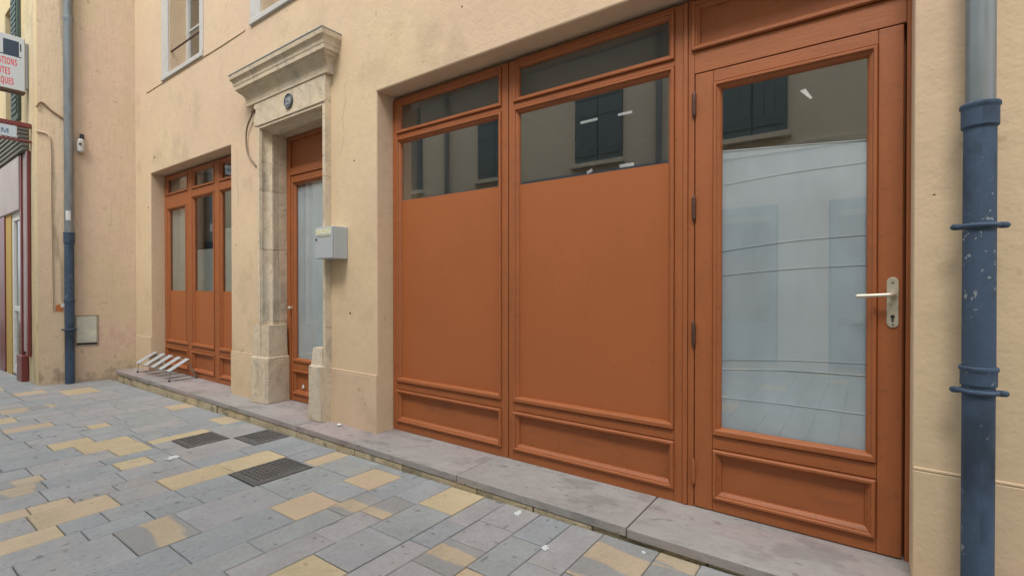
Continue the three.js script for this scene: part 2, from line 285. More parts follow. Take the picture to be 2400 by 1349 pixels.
// ---------------------------------------------------------------- the main building
const house = thing('plastered_building', 'peach plastered town house with orange timber shopfront and stone door surround', 'building');
const OPEN = { win: [-8.13, -5.74, 2.812], door: [-5.0, -3.88, 2.86], shop: [-3.227, 0.147, 2.825] };
const UP = [[-7.463, -6.515], [-5.06, -4.11], [-2.7, -1.75], [-0.35, 0.6]], UPY = [4.03, 5.75];
{
  const s = new THREE.Shape([[-8.73, -0.25], [7, -0.25], [7, 8.2], [-8.73, 8.2]].map(p => new THREE.Vector2(...p)));
  const hole = (x0, x1, y0, y1) => s.holes.push(new THREE.Path([[x0, y0], [x0, y1], [x1, y1], [x1, y0]].map(p => new THREE.Vector2(...p))));
  for (const k in OPEN) hole(OPEN[k][0], OPEN[k][1], 0.03, OPEN[k][2]);
  for (const [a, b] of UP) hole(a, b, UPY[0], UPY[1]);
  const g = new THREE.ExtrudeGeometry(s, { depth: 0.428, bevelEnabled: true, bevelThickness: 0.011, bevelSize: 0.011, bevelOffset: -0.011, bevelSegments: 2 });
  g.translate(0, 0, -0.439);
  put('wall', metric(g, 0.7, 0.3), M.plaster, house);
  // plinth: a second coat of render with a pale top edge
  const pl = part('plinth', house);
  for (const [a, b] of [[-8.72, -8.131], [-5.739, -5.13], [-3.862, -3.228], [0.149, 7]]) {
    put('plinth_render', box(a, b, -0.2, 0.512, -0.05, 0.009, 0.004), M.plaster, pl);
    put('plinth_edge', box(a, b, 0.5125, 0.526, -0.05, 0.008, 0.005), M.plaster, pl);
  }
  put('string_line', tube([[-8.25, 3.965, 0.002], [-7.7, 3.968, 0.003], [-6.6, 3.972, 0.003], [-5.9, 3.971, 0.003], [-5.4, 3.978, 0.001]], 0.007, 30, 6), M.plaster, house);
  for (const [x, y, q] of [[-7.98, 3.02, 0.016], [-3.52, 2.31, 0.008], [-3.58, 1.02, 0.010], [-5.55, 3.35, 0.009], [-2.3, 3.2, 0.007], [0.21, 1.62, 0.0035], [-8.22, 2.35, 0.012], [-5.62, 1.7, 0.008]]) put('screw_hole', new THREE.SphereGeometry(q, 10, 8).scale(1.2, 0.9, 0.25).translate(x, y, 0.0005), M.hinge, house);
  const crack = (pts, w = 0.001) => put('hairline_crack', tube(pts.map(q => [q[0], q[1], 0.0004]), w, 40, 5), M.hinge, house);
  crack([[-5.62, 2.75], [-5.585, 2.58], [-5.6, 2.42], [-5.565, 2.25], [-5.575, 2.12]]); crack([[-3.70, 2.42], [-3.66, 2.55], [-3.68, 2.70], [-3.64, 2.84], [-3.655, 3.0]], 0.0008);
  const roof = part('roof', house);
  put('eaves', box(-8.7, 7, 8.2, 8.36, -4.2, 0.22, 0.02), M.stone, roof);
  // the rooms behind, closed on all sides
  const room = part('interior', house);
  put('room_back', box(-8.7, 7, -0.3, 8.2, -4.2, -4.0, 0), M.roomWall, room);
  put('room_floor', box(-8.7, 7, -0.3, 0.03, -4.0, -0.442, 0), M.roomFloor, room);
  put('room_ceiling', box(-8.7, 7, 3.3, 3.6, -4.0, -0.441, 0), M.roomWall, room);
  for (const x of [-8.72, -5.38, -3.56, 6.8]) put('partition', box(x, x + 0.16, 0.03, 3.3, -4.0, -0.441, 0), M.roomWall, room);
  for (const x of [-8.72, -5.8, -3.4, -1.0, 6.8]) put('partition', box(x, x + 0.16, 3.6, 8.2, -4.0, -0.441, 0), M.roomWall, room);
}
const F = -0.165;                                        // face of the shopfront joinery
const GLAZE = [[0, -0.003], [0.001, -0.010], [0.004, -0.010], [0.005, 0.008], [0.009, 0.013], [0.018, 0.013], [0.022, 0.008], [0.0225, 0.002], [0.027, 0.0015], [0.036, -0.007], [0.041, -0.015], [0.044, -0.026]];
const PANEL = [[0, -0.003], [0.001, -0.010], [0.004, -0.010], [0.005, 0.010], [0.010, 0.016], [0.020, 0.016], [0.024, 0.010], [0.0245, 0.003], [0.030, 0.002], [0.038, -0.008], [0.044, -0.014], [0.046, -0.026]];
function pane(p, x0, x1, y0, y1, z, m = M.glass) { return put('pane', metric(new THREE.PlaneGeometry(x1 - x0, y1 - y0).translate((x0 + x1) / 2, (y0 + y1) / 2, z)), m, p); }
function panel(p, x0, x1, y0, y1, f = F) {               // a framed, fielded panel
  put('panel_moulding', rectMould(x0, x1, y0, y1, f, PANEL), M.paint, p);
  put('lower_panel', box(x0 + 0.04, x1 - 0.04, y0 + 0.04, y1 - 0.04, f - 0.04, f - 0.024, 0), M.paint, p);
}
function bay(p, x0, x1, g0, g1, film) {
  // x0..x1 the unit, g0..g1 the sight lines of the glass
  const b = 0.044, st = [x0, g0 - b + 0.003, g1 + b - 0.003, x1];
  put('stile', box(st[0], st[1], STEP, 2.80, F - 0.06, F, 0.004, true), M.paint, p); put('stile', box(st[2], st[3], STEP, 2.80, F - 0.06, F, 0.004, true), M.paint, p);
  const rail = (n, a, c) => put(n, box(st[1] + 0.0005, st[2] - 0.0005, a, c, F - 0.058, F - 0.001, 0.003), M.paint, p);
  rail('head_rail', 2.782, 2.802); rail('transom_rail', 2.474, 2.506); rail('middle_rail', 0.396, 0.452); rail('bottom_rail', STEP, 0.122);
  put('transom_bead', rectMould(g0 - b, g1 + b, 2.505, 2.784, F, GLAZE), M.paint, p);
  pane(p, g0 - 0.01, g1 + 0.01, 2.54, 2.75, F - 0.024, M.clearGlass);
  put('glazing_bead', rectMould(g0 - b, g1 + b, 0.452, 2.474, F, GLAZE), M.paint, p);
  pane(p, g0 - 0.01, g1 + 0.01, film + 0.0005, 2.44, F - 0.024);
  put('painted_panel', box(g0 - 0.012, g1 + 0.012, 0.47, film, F - 0.040, F - 0.0215, 0.0008), M.film, p);
  put('sill_bead', box(g0 - b + 0.004, g1 + b - 0.004, 0.455, 0.492, F - 0.02, F + 0.016, 0.012), M.paint, p);
  panel(p, g0 - b - 0.002, g1 + b + 0.002, 0.122, 0.396);
}
{
  const w1 = part('shop_window', house); bay(w1, -3.224, -2.0235, -3.132, -2.121, 1.957);
  const w2 = part('shop_window', house); bay(w2, -2.0165, -0.826, -1.934, -0.914, 1.948);
  put('cover_strip', box(-0.8255, -0.800, STEP, 2.80, F - 0.05, F + 0.008, 0.006, true), M.paint, w2);
  put('backing_board', box(-3.03, -2.06, 2.48, 2.762, -0.31, -0.30, 0), M.board, w1); put('backing_board', box(-2.03, -0.86, 2.48, 2.745, -0.31, -0.30, 0), M.board, w2);
  put('pale_mark', new THREE.PlaneGeometry(0.12, 0.016).rotateZ(0.02).translate(-1.414, 2.283, F - 0.027), M.paleDash, w2);  // small pale dashes set just behind the pane
  put('pale_mark', new THREE.PlaneGeometry(0.09, 0.016).translate(-1.176, 2.281, F - 0.027), M.paleDash, w2);
  put('pale_mark', new THREE.PlaneGeometry(0.09, 0.02).translate(-1.165, 1.972, F - 0.027), M.paleDash, w2);
  put('pale_mark', new THREE.PlaneGeometry(0.04, 0.018).rotateZ(0.5).translate(-1.409, 1.968, F - 0.027), M.paleDash, w2);
  // door frame and the panel above the door
  const fr = part('shop_door_frame', house);
  put('jamb', box(-0.7995, -0.7665, STEP, 2.805, F - 0.06, F, 0.004, true), M.paint, fr);
  put('jamb', box(0.131, 0.160, STEP, 2.805, F - 0.06, F, 0.004, true), M.paint, fr);
  put('door_stop', box(-0.766, -0.745, STEP, 2.40, F - 0.085, F - 0.05, 0.002, true), M.paint, fr); put('door_stop', box(0.11, 0.1305, STEP, 2.40, F - 0.085, F - 0.05, 0.002, true), M.paint, fr);
  put('head', box(-0.766, 0.1305, 2.4015, 2.518, F - 0.058, F - 0.001, 0.003), M.paint, fr);
  put('header_rail', box(-0.766, 0.1305, 2.792, 2.806, F - 0.058, F - 0.001, 0.003), M.paint, fr);
  put('panel_moulding', rectMould(-0.785, 0.15, 2.518, 2.792, F, PANEL), M.paint, fr);
  put('transom_panel', box(-0.76, 0.12, 2.55, 2.76, F - 0.04, F - 0.024, 0), M.paint, fr);
  // the glazed door
  const d = part('shop_door', house), L = -0.762, R = 0.121, B = 0.0605, T = 2.3965, gx0 = -0.631, gx1 = 0.001, gy0 = 0.503, gy1 = 2.293;
  const ix0 = gx0 - 0.041, ix1 = gx1 + 0.034;
  put('stile', box(L, ix0 + 0.003, B, T, F - 0.05, F, 0.004, true), M.paint, d); put('stile', box(ix1 - 0.003, R, B, T, F - 0.05, F, 0.004, true), M.paint, d);
  const rail = (n, a, c) => put(n, box(ix0 + 0.0035, ix1 - 0.0035, a, c, F - 0.048, F - 0.001, 0.003), M.paint, d);
  rail('top_rail', 2.334, T); rail('lock_rail', 0.392, 0.460); rail('bottom_rail', B, 0.120);
  put('glazing_bead', rectMould(ix0, ix1, 0.460, 2.334, F, GLAZE), M.paint, d);
  put('sill_bead', box(ix0 + 0.004, ix1 - 0.004, 0.463, 0.500, F - 0.02, F + 0.014, 0.012), M.paint, d);
  pane(d, gx0 - 0.006, gx1 + 0.006, gy0 - 0.012, gy1 + 0.006, F - 0.024);
  panel(d, ix0 + 0.001, ix1 - 0.001, 0.120, 0.392);
  // translucent-looking cover sheet hung behind the glass, with its folds
  const sh = new THREE.Shape([[gx0 - 0.008, 0.48], [gx1 + 0.008, 0.48], [gx1 + 0.008, 1.925], [-0.12, 1.935], [-0.40, 1.957], [gx0 - 0.008, 1.975]].map(q => new THREE.Vector2(...q)));
  const sg = new THREE.ExtrudeGeometry(sh, { depth: 0.002, bevelEnabled: false }).translate(0, 0, F - 0.040);
  const sheet = put('cover_or_reflection_sheet', metric(sg), M.sheet, d);
  for (const [a, b, c, r] of [[1.968, 1.948, 1.922, 2.4], [1.790, 1.822, 1.822, 1.6], [1.440, 1.488, 1.492, 2.2], [1.312, 1.348, 1.354, 2.2], [0.862, 0.895, 0.902, 1.8], [0.812, 0.846, 0.845, 2.2], [0.662, 0.672, 0.666, 2.2]])
    put('fold', tube([[gx0 - 0.004, a, F - 0.037], [-0.31, (a + c) / 2 + 0.5 * (b - (a + c) / 2), F - 0.037], [gx1 + 0.004, c, F - 0.037]], r / 900, 24, 8), M.sheet, sheet);
  put('pale_mark', new THREE.ShapeGeometry(new THREE.Shape([[-0.275, 2.205], [-0.250, 2.210], [-0.222, 2.160], [-0.230, 2.155]].map(q => new THREE.Vector2(...q)))).translate(0, 0, F - 0.027), M.paper, d);
  for (const y of [2.235, 1.675, 0.995, 0.248]) {
    const h = put('hinge', lathe([[0, -0.075], [0.004, -0.07], [0.0035, -0.062], [0.008, -0.055], [0.008, -0.001], [0.0065, 0], [0.008, 0.001], [0.008, 0.055], [0.0035, 0.062], [0.004, 0.070], [0, 0.075]], 12), M.hinge, d);
    h.position.set(-0.766, y, F + 0.007); h.scale.set(1.45, 1.0, 1.45); if (y < 0.5) h.material = M.paint;
  }
  const plate = new THREE.Shape(); const pw = 0.019, ph = 0.109; plate.moveTo(-pw, -ph + pw); plate.absarc(0, -ph + pw, pw, Math.PI, 0); plate.lineTo(pw, ph - pw); plate.absarc(0, ph - pw, pw, 0, Math.PI);
  const pg = put('lock_plate', metric(new THREE.ExtrudeGeometry(plate, { depth: 0.004, bevelEnabled: true, bevelThickness: 0.002, bevelSize: 0.002, bevelSegments: 2 }).translate(0.086, 1.184, F)), M.steel, d);
  put('keyhole', metric(new THREE.CylinderGeometry(0.008, 0.008, 0.004, 14).rotateX(Math.PI / 2).translate(0.086, 1.122, F + 0.006)), M.dark, pg);
  put('keyhole', box(0.0825, 0.0895, 1.098, 1.118, F + 0.004, F + 0.0078, 0.001), M.dark, pg);
  for (const y of [1.270, 1.098 - 0.0]) put('screw', metric(new THREE.CylinderGeometry(0.0035, 0.0035, 0.002, 10).rotateX(Math.PI / 2).translate(0.086, y - (y < 1.2 ? 0.012 : 0), F + 0.0065)), M.dark, pg);
  const lev = put('lever_handle', tube([[0.087, 1.218, F], [0.087, 1.218, F + 0.03], [0.080, 1.218, F + 0.047], [0.055, 1.217, F + 0.053], [0.0, 1.213, F + 0.054], [-0.040, 1.210, F + 0.052]], 0.0085, 40, 12), M.lever, d);
  put('handle_tip', new THREE.SphereGeometry(0.0088, 14, 10).translate(-0.040, 1.210, F + 0.052), M.lever, lev);
  put('handle_rose', metric(new THREE.CylinderGeometry(0.012, 0.0135, 0.010, 18).rotateX(Math.PI / 2).translate(0.087, 1.218, F + 0.009)), M.steel, lev);
}
// three-light window in the left opening
{
  const p = part('three_light_window', house), f = F, x = [-8.126, -7.263, -6.475, -5.745];
  const mull = (a, b) => put('mullion', box(a, b, STEP, 2.79, f - 0.06, f + 0.004, 0.005, true), M.paint, p);
  put('stile', box(x[0], -8.075, STEP, 2.79, f - 0.06, f, 0.004, true), M.paint, p); mull(-7.318, -7.205); mull(-6.537, -6.412); put('stile', box(-5.80, x[3], STEP, 2.79, f - 0.06, f, 0.004, true), M.paint, p);
  const L = [[-8.0745, -7.3185, 0.05], [-7.2045, -6.5375, 0], [-6.4115, -5.8005, 0]];
  for (const [a, b, c] of L) {
    const rail = (n, y0, y1) => put(n, box(a, b, y0, y1, f - 0.058, f - 0.001, 0.003), M.paint, p), top = c ? 2.345 : 2.43;
    rail('head_rail', 2.775, 2.795); rail('transom_rail', top, 2.515); rail('middle_rail', 0.396, 0.452); rail('bottom_rail', STEP, 0.122);
    put('transom_bead', rectMould(a, b, 2.513, 2.778, f, GLAZE), M.paint, p); pane(p, a + 0.03, b - 0.03, 2.545, 2.75, f - 0.024);
    if (c) { put('casement_stile', box(a, a + c, 0.452, top, f - 0.05, f + 0.006, 0.004, true), M.paint, p); put('casement_stile', box(b - c, b, 0.452, top, f - 0.05, f + 0.006, 0.004, true), M.paint, p); }
    put('glazing_bead', rectMould(a + c, b - c, 0.452, top, f, GLAZE), M.paint, p); pane(p, a + c + 0.03, b - c - 0.03, 1.181, top - 0.03, f - 0.024);
    put('cover_or_reflection_sheet', box(a + c + 0.032, b - c - 0.032, 1.16, c ? 2.30 : b > -6 ? 1.95 : 1.72, f - 0.052, f - 0.049, 0), M.reflectionSheet, p);  // added sheet; its colour stands in for the pale greenish reflection in these panes
    put('painted_panel', box(a + c + 0.03, b - c - 0.03, 0.47, 1.18, f - 0.04, f - 0.0215, 0.0008), M.film, p);
    put('sill_bead', box(a + 0.004, b - 0.004, 0.455, 0.495, f - 0.02, f + 0.018, 0.012), M.paint, p); panel(p, a, b, 0.122, 0.396, f);
  }
}
// stone door surround
{
  const p = part('door_surround', house), XL = -5.03, XR = -3.85, prof = [[0, -0.02], [0, 0.06], [0.040, 0.06], [0.040, 0.046], [0.049, 0.046], [0.049, 0.034], [0.045, 0.022], [0.045, 0.004], [0.050, -0.016], [0.060, -0.032], [0.074, -0.042], [0.088, -0.046], [0.088, -0.064], [0.076, -0.066], [0.076, -0.108], [0.068, -0.110], [0.068, -0.120], [0.076, -0.122], [0.076, -0.30]];
  const jamb = (y0, y1, side, mitre) => {                // one stone of the moulded jamb
    const P = [], at = (q, y, top) => [side < 0 ? XL + q[0] : XR - q[0], top && mitre ? 2.88 - q[0] : y, q[1]];
    for (let i = 0; i + 1 < prof.length; i++) { const a = at(prof[i], y0), b = at(prof[i + 1], y0), c = at(prof[i + 1], y1, 1), d = at(prof[i], y1, 1); side < 0 ? quad(P, a, b, c, d) : quad(P, b, a, d, c); }
    for (const [y, t] of [[y0, 0], [y1, 1]]) for (let i = 0; i + 1 < prof.length; i++) { const a = at(prof[i], y, t), b = at(prof[i + 1], y, t), c = [a[0], b[1], b[2] - 0], o = at([0, -0.30], y, t); P.push(...a, ...b, ...o); }
    put('jamb_stone', tris(P), M.stone, p);
  };
  for (const s of [-1, 1]) { jamb(0.05, 0.885, s, 0); jamb(0.888, 1.62, s, 0); jamb(1.623, 2.215, s, 0); jamb(2.218, 2.88, s, 1); }
  { const P = [], at = (q, e) => [e ? XR - q[0] : XL + q[0], 2.88 - q[0], q[1]]; for (let i = 0; i + 1 < prof.length; i++) quad(P, at(prof[i + 1], 0), at(prof[i + 1], 1), at(prof[i], 1), at(prof[i], 0)); put('lintel_moulding', tris(P), M.stone, p); }
  put('frieze', box(-5.10, XR, 2.8805, 3.104, -0.03, 0.062, 0.006), M.stone, p);
  put('lintel_fillet', box(-5.03, XR - 0.001, 2.866, 2.8795, -0.03, 0.07, 0.004), M.stone, p);
  const cp = [[0.062, 3.105], [0.070, 3.108], [0.072, 3.118], [0.066, 3.126], [0.070, 3.170], [0.080, 3.200], [0.100, 3.228], [0.126, 3.246], [0.130, 3.262], [0.150, 3.268], [0.152, 3.300], [0.158, 3.312], [0.160, 3.336], [0.168, 3.352], [0.186, 3.372], [0.190, 3.412]];
  const cor = put('cornice', cornice(-5.17, XR - 0.03, cp), M.stone, p);
  put('lead_capping', box(-5.362, XR + 0.162, 3.4125, 3.424, -0.02, 0.194, 0.003), M.zinc, cor);
  // worn base stones
  const base = (pts, y0, y1, y2, inset) => {
    const s = new THREE.Shape(pts.map(q => new THREE.Vector2(q[0], -q[1])));
    put('base_stone', metric(new THREE.ExtrudeGeometry(s, { depth: y1 - y0, bevelEnabled: true, bevelThickness: 0.015, bevelSize: 0.015, bevelOffset: -0.015, bevelSegments: 2 }).rotateX(-Math.PI / 2).translate(0, y0 + 0.015, 0), rr(0, 2), rr(0, 2)), M.stone, p);
    const P = [], n = pts.length, cx = pts.reduce((a, q) => a + q[0], 0) / n, cz = -0.06, lo = pts.map(q => [q[0] + (cx - q[0]) * 0.08, y1 + 0.012, q[1] + (cz - q[1]) * 0.10]), hi = pts.map(q => [q[0] + (cx - q[0]) * inset, y2, Math.min(q[1], 0.30) + (cz - q[1]) * inset]);
    for (let k = 0; k < n; k++) { const m = (k + 1) % n; quad(P, lo[k], lo[m], hi[m], hi[k]); } for (let k = 1; k + 1 < n; k++) P.push(...hi[0], ...hi[k], ...hi[k + 1]);
    put('base_stone', tris(P), M.stone, p);
  };
  base([[-5.125, -0.02], [-5.125, 0.085], [-4.905, 0.055], [-4.885, 0.03], [-4.90, -0.20], [-5.0, -0.20]], STEP - 0.005, 0.50, 0.85, 0.15);
  base([[-4.03, -0.02], [-4.045, 0.03], [-4.035, 0.108], [-3.865, 0.10], [-3.855, -0.02]], STEP - 0.005, 0.52, 0.70, 0.20);
  put('loose_render', metric(new THREE.ExtrudeGeometry(new THREE.Shape([[0, 0], [0.035, 0.01], [0.05, 0.2], [0.075, 0.43], [0.045, 0.44], [0.015, 0.22]].map(q => new THREE.Vector2(...q))), { depth: 0.02, bevelEnabled: true, bevelSize: 0.004, bevelThickness: 0.004, bevelSegments: 1 }).rotateY(0.5).translate(-4.085, STEP, 0.075)), M.plaster, p);
}
// entrance door behind the surround
{
  const p = part('entrance_door', house), f = -0.205, a = -4.952, b = -3.928;
  put('jamb', box(a, -4.885, STEP, 2.80, f - 0.06, f, 0.004, true), M.paint, p); put('jamb', box(-3.995, b, STEP, 2.80, f - 0.06, f, 0.004, true), M.paint, p);
  put('head', box(-4.8845, -3.9955, 2.755, 2.80, f - 0.06, f, 0.003), M.paint, p); put('transom_rail', box(-4.8845, -3.9955, 2.395, 2.47, f - 0.06, f + 0.004, 0.004), M.paint, p);
  put('transom_panel', box(-4.8845, -3.9955, 2.4705, 2.7545, f - 0.04, f - 0.022, 0.002), M.paint, p);
  const L = -4.881, R = -3.999, B = 0.06, T = 2.391, x0 = -4.815, x1 = -4.065;
  put('stile', box(L, x0 - 0.03, B, T, f - 0.055, f - 0.006, 0.004, true), M.paint, p); put('stile', box(x1 + 0.03, R, B, T, f - 0.055, f - 0.006, 0.004, true), M.paint, p);
  put('top_rail', box(x0 - 0.0295, x1 + 0.0295, 2.335, T, f - 0.054, f - 0.007, 0.003), M.paint, p); put('lock_rail', box(x0 - 0.0295, x1 + 0.0295, 0.385, 0.462, f - 0.054, f - 0.007, 0.003), M.paint, p); put('bottom_rail', box(x0 - 0.0295, x1 + 0.0295, B, 0.128, f - 0.054, f - 0.007, 0.003), M.paint, p);
  put('glazing_bead', rectMould(x0 - 0.034, x1 + 0.034, 0.46, 2.338, f - 0.006, GLAZE), M.paint, p); pane(p, x0 - 0.01, x1 + 0.01, 0.49, 2.31, f - 0.03);
  put('sill_bead', box(x0 - 0.03, x1 + 0.03, 0.463, 0.498, f - 0.02, f + 0.008, 0.01), M.paint, p);
  panel(p, x0 - 0.034, x1 + 0.034, 0.126, 0.388, f - 0.006);
  put('cover_or_reflection_sheet', box(x0 - 0.01, x1 + 0.01, 0.49, 2.27, f - 0.045, f - 0.043, 0), M.sheet, p);
  for (const [x, y, s] of [[-4.70, 0.20, 0.045], [-4.58, 0.205, 0.06]]) put('torn_paper', new THREE.ShapeGeometry(new THREE.Shape([[0, 0], [s, 0.004], [s * 0.9, s * 0.7], [s * 0.5, s], [s * 0.1, s * 0.6]].map(q => new THREE.Vector2(...q)))).translate(x, y, f - 0.0165), M.paper, p);
  put('door_knob', lathe([[0, 0.045], [0.016, 0.042], [0.021, 0.032], [0.016, 0.022], [0.008, 0.016], [0.008, 0.004], [0.02, 0.002], [0.02, 0]], 18).rotateX(Math.PI / 2).translate(-4.862, 1.02, f - 0.006), M.steel, p);
}
// upper windows
UP.forEach(([a, b], i) => {
  const p = part('upper_window', house), [y0, y1] = UPY, f = -0.20, s = 0.095;
  put('stone_frame', box(a - 0.22, a - 0.004, y0 + 0.0125, y1 + 0.2, -0.05, 0.012, 0.006), M.offWhite, p); put('stone_frame', box(b + 0.004, b + 0.10, y0 + 0.0125, y1 + 0.2, -0.05, 0.012, 0.006), M.offWhite, p);
  put('stone_lintel', box(a - 0.0035, b + 0.0035, y1 + 0.004, y1 + 0.2, -0.05, 0.012, 0.006), M.offWhite, p);
  const sl = put('sill', box(a - 0.215, b + 0.095, y0 - 0.05, y0 + 0.012, -0.36, 0.024, 0.01), M.offWhite, p);
  const y = y0 + 0.013; put('casement', rectMould(a, b, y, y1, f, [[0, -0.05], [0, 0.0], [0.062, 0.0], [0.066, -0.012], [0.07, -0.03]]), M.offWhite, p);
  const m = (a + b) / 2; put('meeting_stile', box(m - 0.05, m + 0.05, y + 0.064, y1 - 0.064, f - 0.05, f + 0.006, 0.006), M.offWhite, p);
  for (const k of [0, 1, 2]) for (const [u, v] of [[a + 0.064, m - 0.0505], [m + 0.0505, b - 0.064]]) { if (k) put('glazing_bar', box(u, v, y + 0.06 + k * 0.55, y + 0.085 + k * 0.55, f - 0.045, f - 0.015, 0.003), M.offWhite, p); else pane(p, u - 0.004, v + 0.004, y + 0.05, y1 - 0.05, f - 0.028); }
  put('rail', rod([a - 0.01, y0 + 0.31, -0.03], [b + 0.01, y0 + 0.31, -0.03], 0.011), M.hinge, p);
});
// ---------------------------------------------------------------- neighbouring house on the left
const sideA = new THREE.Vector3(-8.726, 0, 0), sideB = new THREE.Vector3(-9.122, 0, 0.982);
const sideDir = sideB.clone().sub(sideA).normalize(), sideN = new THREE.Vector3(sideDir.z, 0, -sideDir.x);
const onSide = (z, y, out) => { const t = z / 0.982, q = sideA.clone().lerp(sideB, t).addScaledVector(sideN, out); return [q.x, y, q.z]; };
const neighbour = thing('neighbouring_house', 'cream yellow corner house with red trimmed shop and stained pink side wall', 'building');
{
  M.sideWall = std({ map: colorTex(512, 2048, (u, v) => {         // u from the inner corner out, v over 8.4 m from -0.3 up
    const y = v * 8.4 - 0.3, z = u, a = fbm(u, v, 3, 5, 901, 20), b = fbm(u, v, 60, 3, 902, 480), st = fbm(u, v, 12, 5, 903, 90);
    let c = mix([0.61, 0.435, 0.305], [0.59, 0.44, 0.285], sstep(0.4, 0.66, a)); c = mix(c, [0.66, 0.49, 0.33], sstep(0.62, 0.74, u));
    c = c.map(x => x * (0.97 + 0.14 * (b - 0.5) + 0.18 * (st - 0.5)));
    c = mix(c, [0.26, 0.19, 0.12], 0.6 * sstep(0.50, 0.80, st + 0.34 * (1 - sstep(-0.1, 0.36, y)) - 0.16));            // splashed dirt and moss at the foot
    c = mix(c, [0.52, 0.30, 0.25], 0.5 * sstep(0.48, 0.68, fbm(u, v, 18, 4, 905, 140)) * sstep(0.62, 0.40, u) * sstep(0.24, 0.34, y) * sstep(0.78, 0.6, y));
    const drip = sstep(0.58, 0.76, fbm(u, v, 16, 4, 906, 12)) * sstep(0.68, 0.75, u) * sstep(0.90, 0.84, u); c = mix(c, [0.27, 0.20, 0.13], 0.55 * drip);
    const hole = sstep(0.90, 0.95, fbm(u, v, 20, 3, 907, 160)); return mix(c, [0.24, 0.16, 0.11], hole * 0.7);
  }), bumpMap: greyTex(512, 512, (u, v) => 0.6 * fbm(u, v, 8, 4, 911) + 0.4 * fbm(u, v, 60, 3, 912), 1), bumpScale: 0.008, roughness: 0.96 });
  M.sideWall.map.repeat.set(1, 1);
  M.cream = std({ map: plasterTex([0.66, 0.52, 0.30], [0.68, 0.53, 0.28], [0.62, 0.51, 0.33], 31, 1.6), bumpMap: plasterBump, bumpScale: 0.006, roughness: 0.95 });
  M.redPaint = phys({ color: rgb(0.19, 0.030, 0.028), roughness: 0.45, clearcoat: 0.2 });
  M.yellowPaint = std({ color: rgb(0.56, 0.37, 0.10), roughness: 0.6 });
  M.panelPink = std({ map: colorTex(128, 128, (u, v) => { const k = 0.95 + 0.25 * (fbm(u, v, 4, 4, 921) - 0.5); return [0.50 * k, 0.43 * k, 0.43 * k]; }, 1.2), roughness: 0.5 });
  M.slat = std({ color: rgb(0.20, 0.19, 0.165), roughness: 0.6, metalness: 0.2 });
  M.greenPaint = std({ color: rgb(0.055, 0.085, 0.072), roughness: 0.6 });
  // side wall, its own face with thickness
  const P = [], Y0 = -0.3, Y1 = 8.1, A = sideA, B = sideB, k = 0.25, a0 = [A.x, Y0, A.z - 0.02], a1 = [A.x, Y1, A.z - 0.02], b0 = [B.x, Y0, B.z], b1 = [B.x, Y1, B.z], c0 = [A.x - k, Y0, A.z - 0.02], c1 = [A.x - k, Y1, A.z - 0.02], d0 = [B.x - k, Y0, B.z], d1 = [B.x - k, Y1, B.z];
  quad(P, b0, a0, a1, b1); quad(P, c0, d0, d1, c1); quad(P, d0, b0, b1, d1); quad(P, a0, c0, c1, a1); quad(P, b1, a1, c1, d1);
  const g = new THREE.BufferGeometry(); g.setAttribute('position', new THREE.Float32BufferAttribute(P, 3)); g.computeVertexNormals();
  const uv = []; for (let i = 0; i < P.length; i += 3) uv.push(clamp((P[i + 2] + 0.02) / 1.002), (P[i + 1] + 0.3) / 8.4); g.setAttribute('uv', new THREE.Float32BufferAttribute(uv, 2));
  put('side_wall', g, M.sideWall, neighbour);
  // street front
  const s = new THREE.Shape([[-24, -0.4], [-9.3, -0.4], [-9.3, 8.1], [-24, 8.1]].map(q => new THREE.Vector2(...q)));
  const hole = (x0, x1, y0, y1) => s.holes.push(new THREE.Path([[x0, y0], [x0, y1], [x1, y1], [x1, y0]].map(q => new THREE.Vector2(...q))));
  hole(-11.9, -9.95, -0.22, 3.05); hole(-11.25, -10.6, 3.75, 5.6); hole(-13.4, -12.5, 3.75, 5.6); hole(-15.5, -12.6, -0.1, 3.0);
  const gw = new THREE.ExtrudeGeometry(s, { depth: 0.35, bevelEnabled: false }).translate(0, 0, 0.63); put('front_wall', metric(gw), M.cream, neighbour);
  put('corner_strip', box(-9.3, -9.124, -0.3, 8.1, 0.63, 0.984, 0.006), M.cream, neighbour);
  put('eaves', box(-24, -8.75, 8.1, 8.25, -3.4, 1.2, 0.02), M.stone, neighbour);
  put('back_wall', box(-24, -9.4, -0.4, 8.1, -3.4, -3.2, 0), M.roomWall, neighbour);
  // upstairs window with green shutter
  const w = part('upper_window', neighbour);
  put('sill', box(-11.35, -10.58, 3.68, 3.75, 0.7, 1.03, 0.008), M.stone, w); put('casement', rectMould(-11.25, -10.6, 3.76, 5.6, 0.74, [[0, -0.04], [0, 0], [0.06, 0], [0.065, -0.03]]), M.offWhite, w); pane(w, -11.19, -10.66, 3.82, 5.54, 0.72);
  const shut = part('shutter', neighbour); put('shutter_frame', box(-10.56, -10.10, 3.70, 5.62, 0.985, 1.022, 0.004), M.greenPaint, shut); for (let i = 0; i < 22; i++) put('shutter_slat', box(-10.51, -10.15, 3.80 + i * 0.08, 3.86 + i * 0.08, 1.0225, 1.032, 0.002), M.greenPaint, shut);
  // shop on the ground floor
  const sf = part('shop_fascia', neighbour); put('fascia_panel', box(-13.5, -10.02, 2.36, 3.14, 0.985, 1.03, 0.006), M.panelPink, sf);
  for (let i = 0; i < 7; i++) put('housing_slat', box(-13.5, -9.62, 3.16 + i * 0.055, 3.205 + i * 0.055, 0.985, 1.05 + 0.012 * i, 0.008), M.slat, sf);
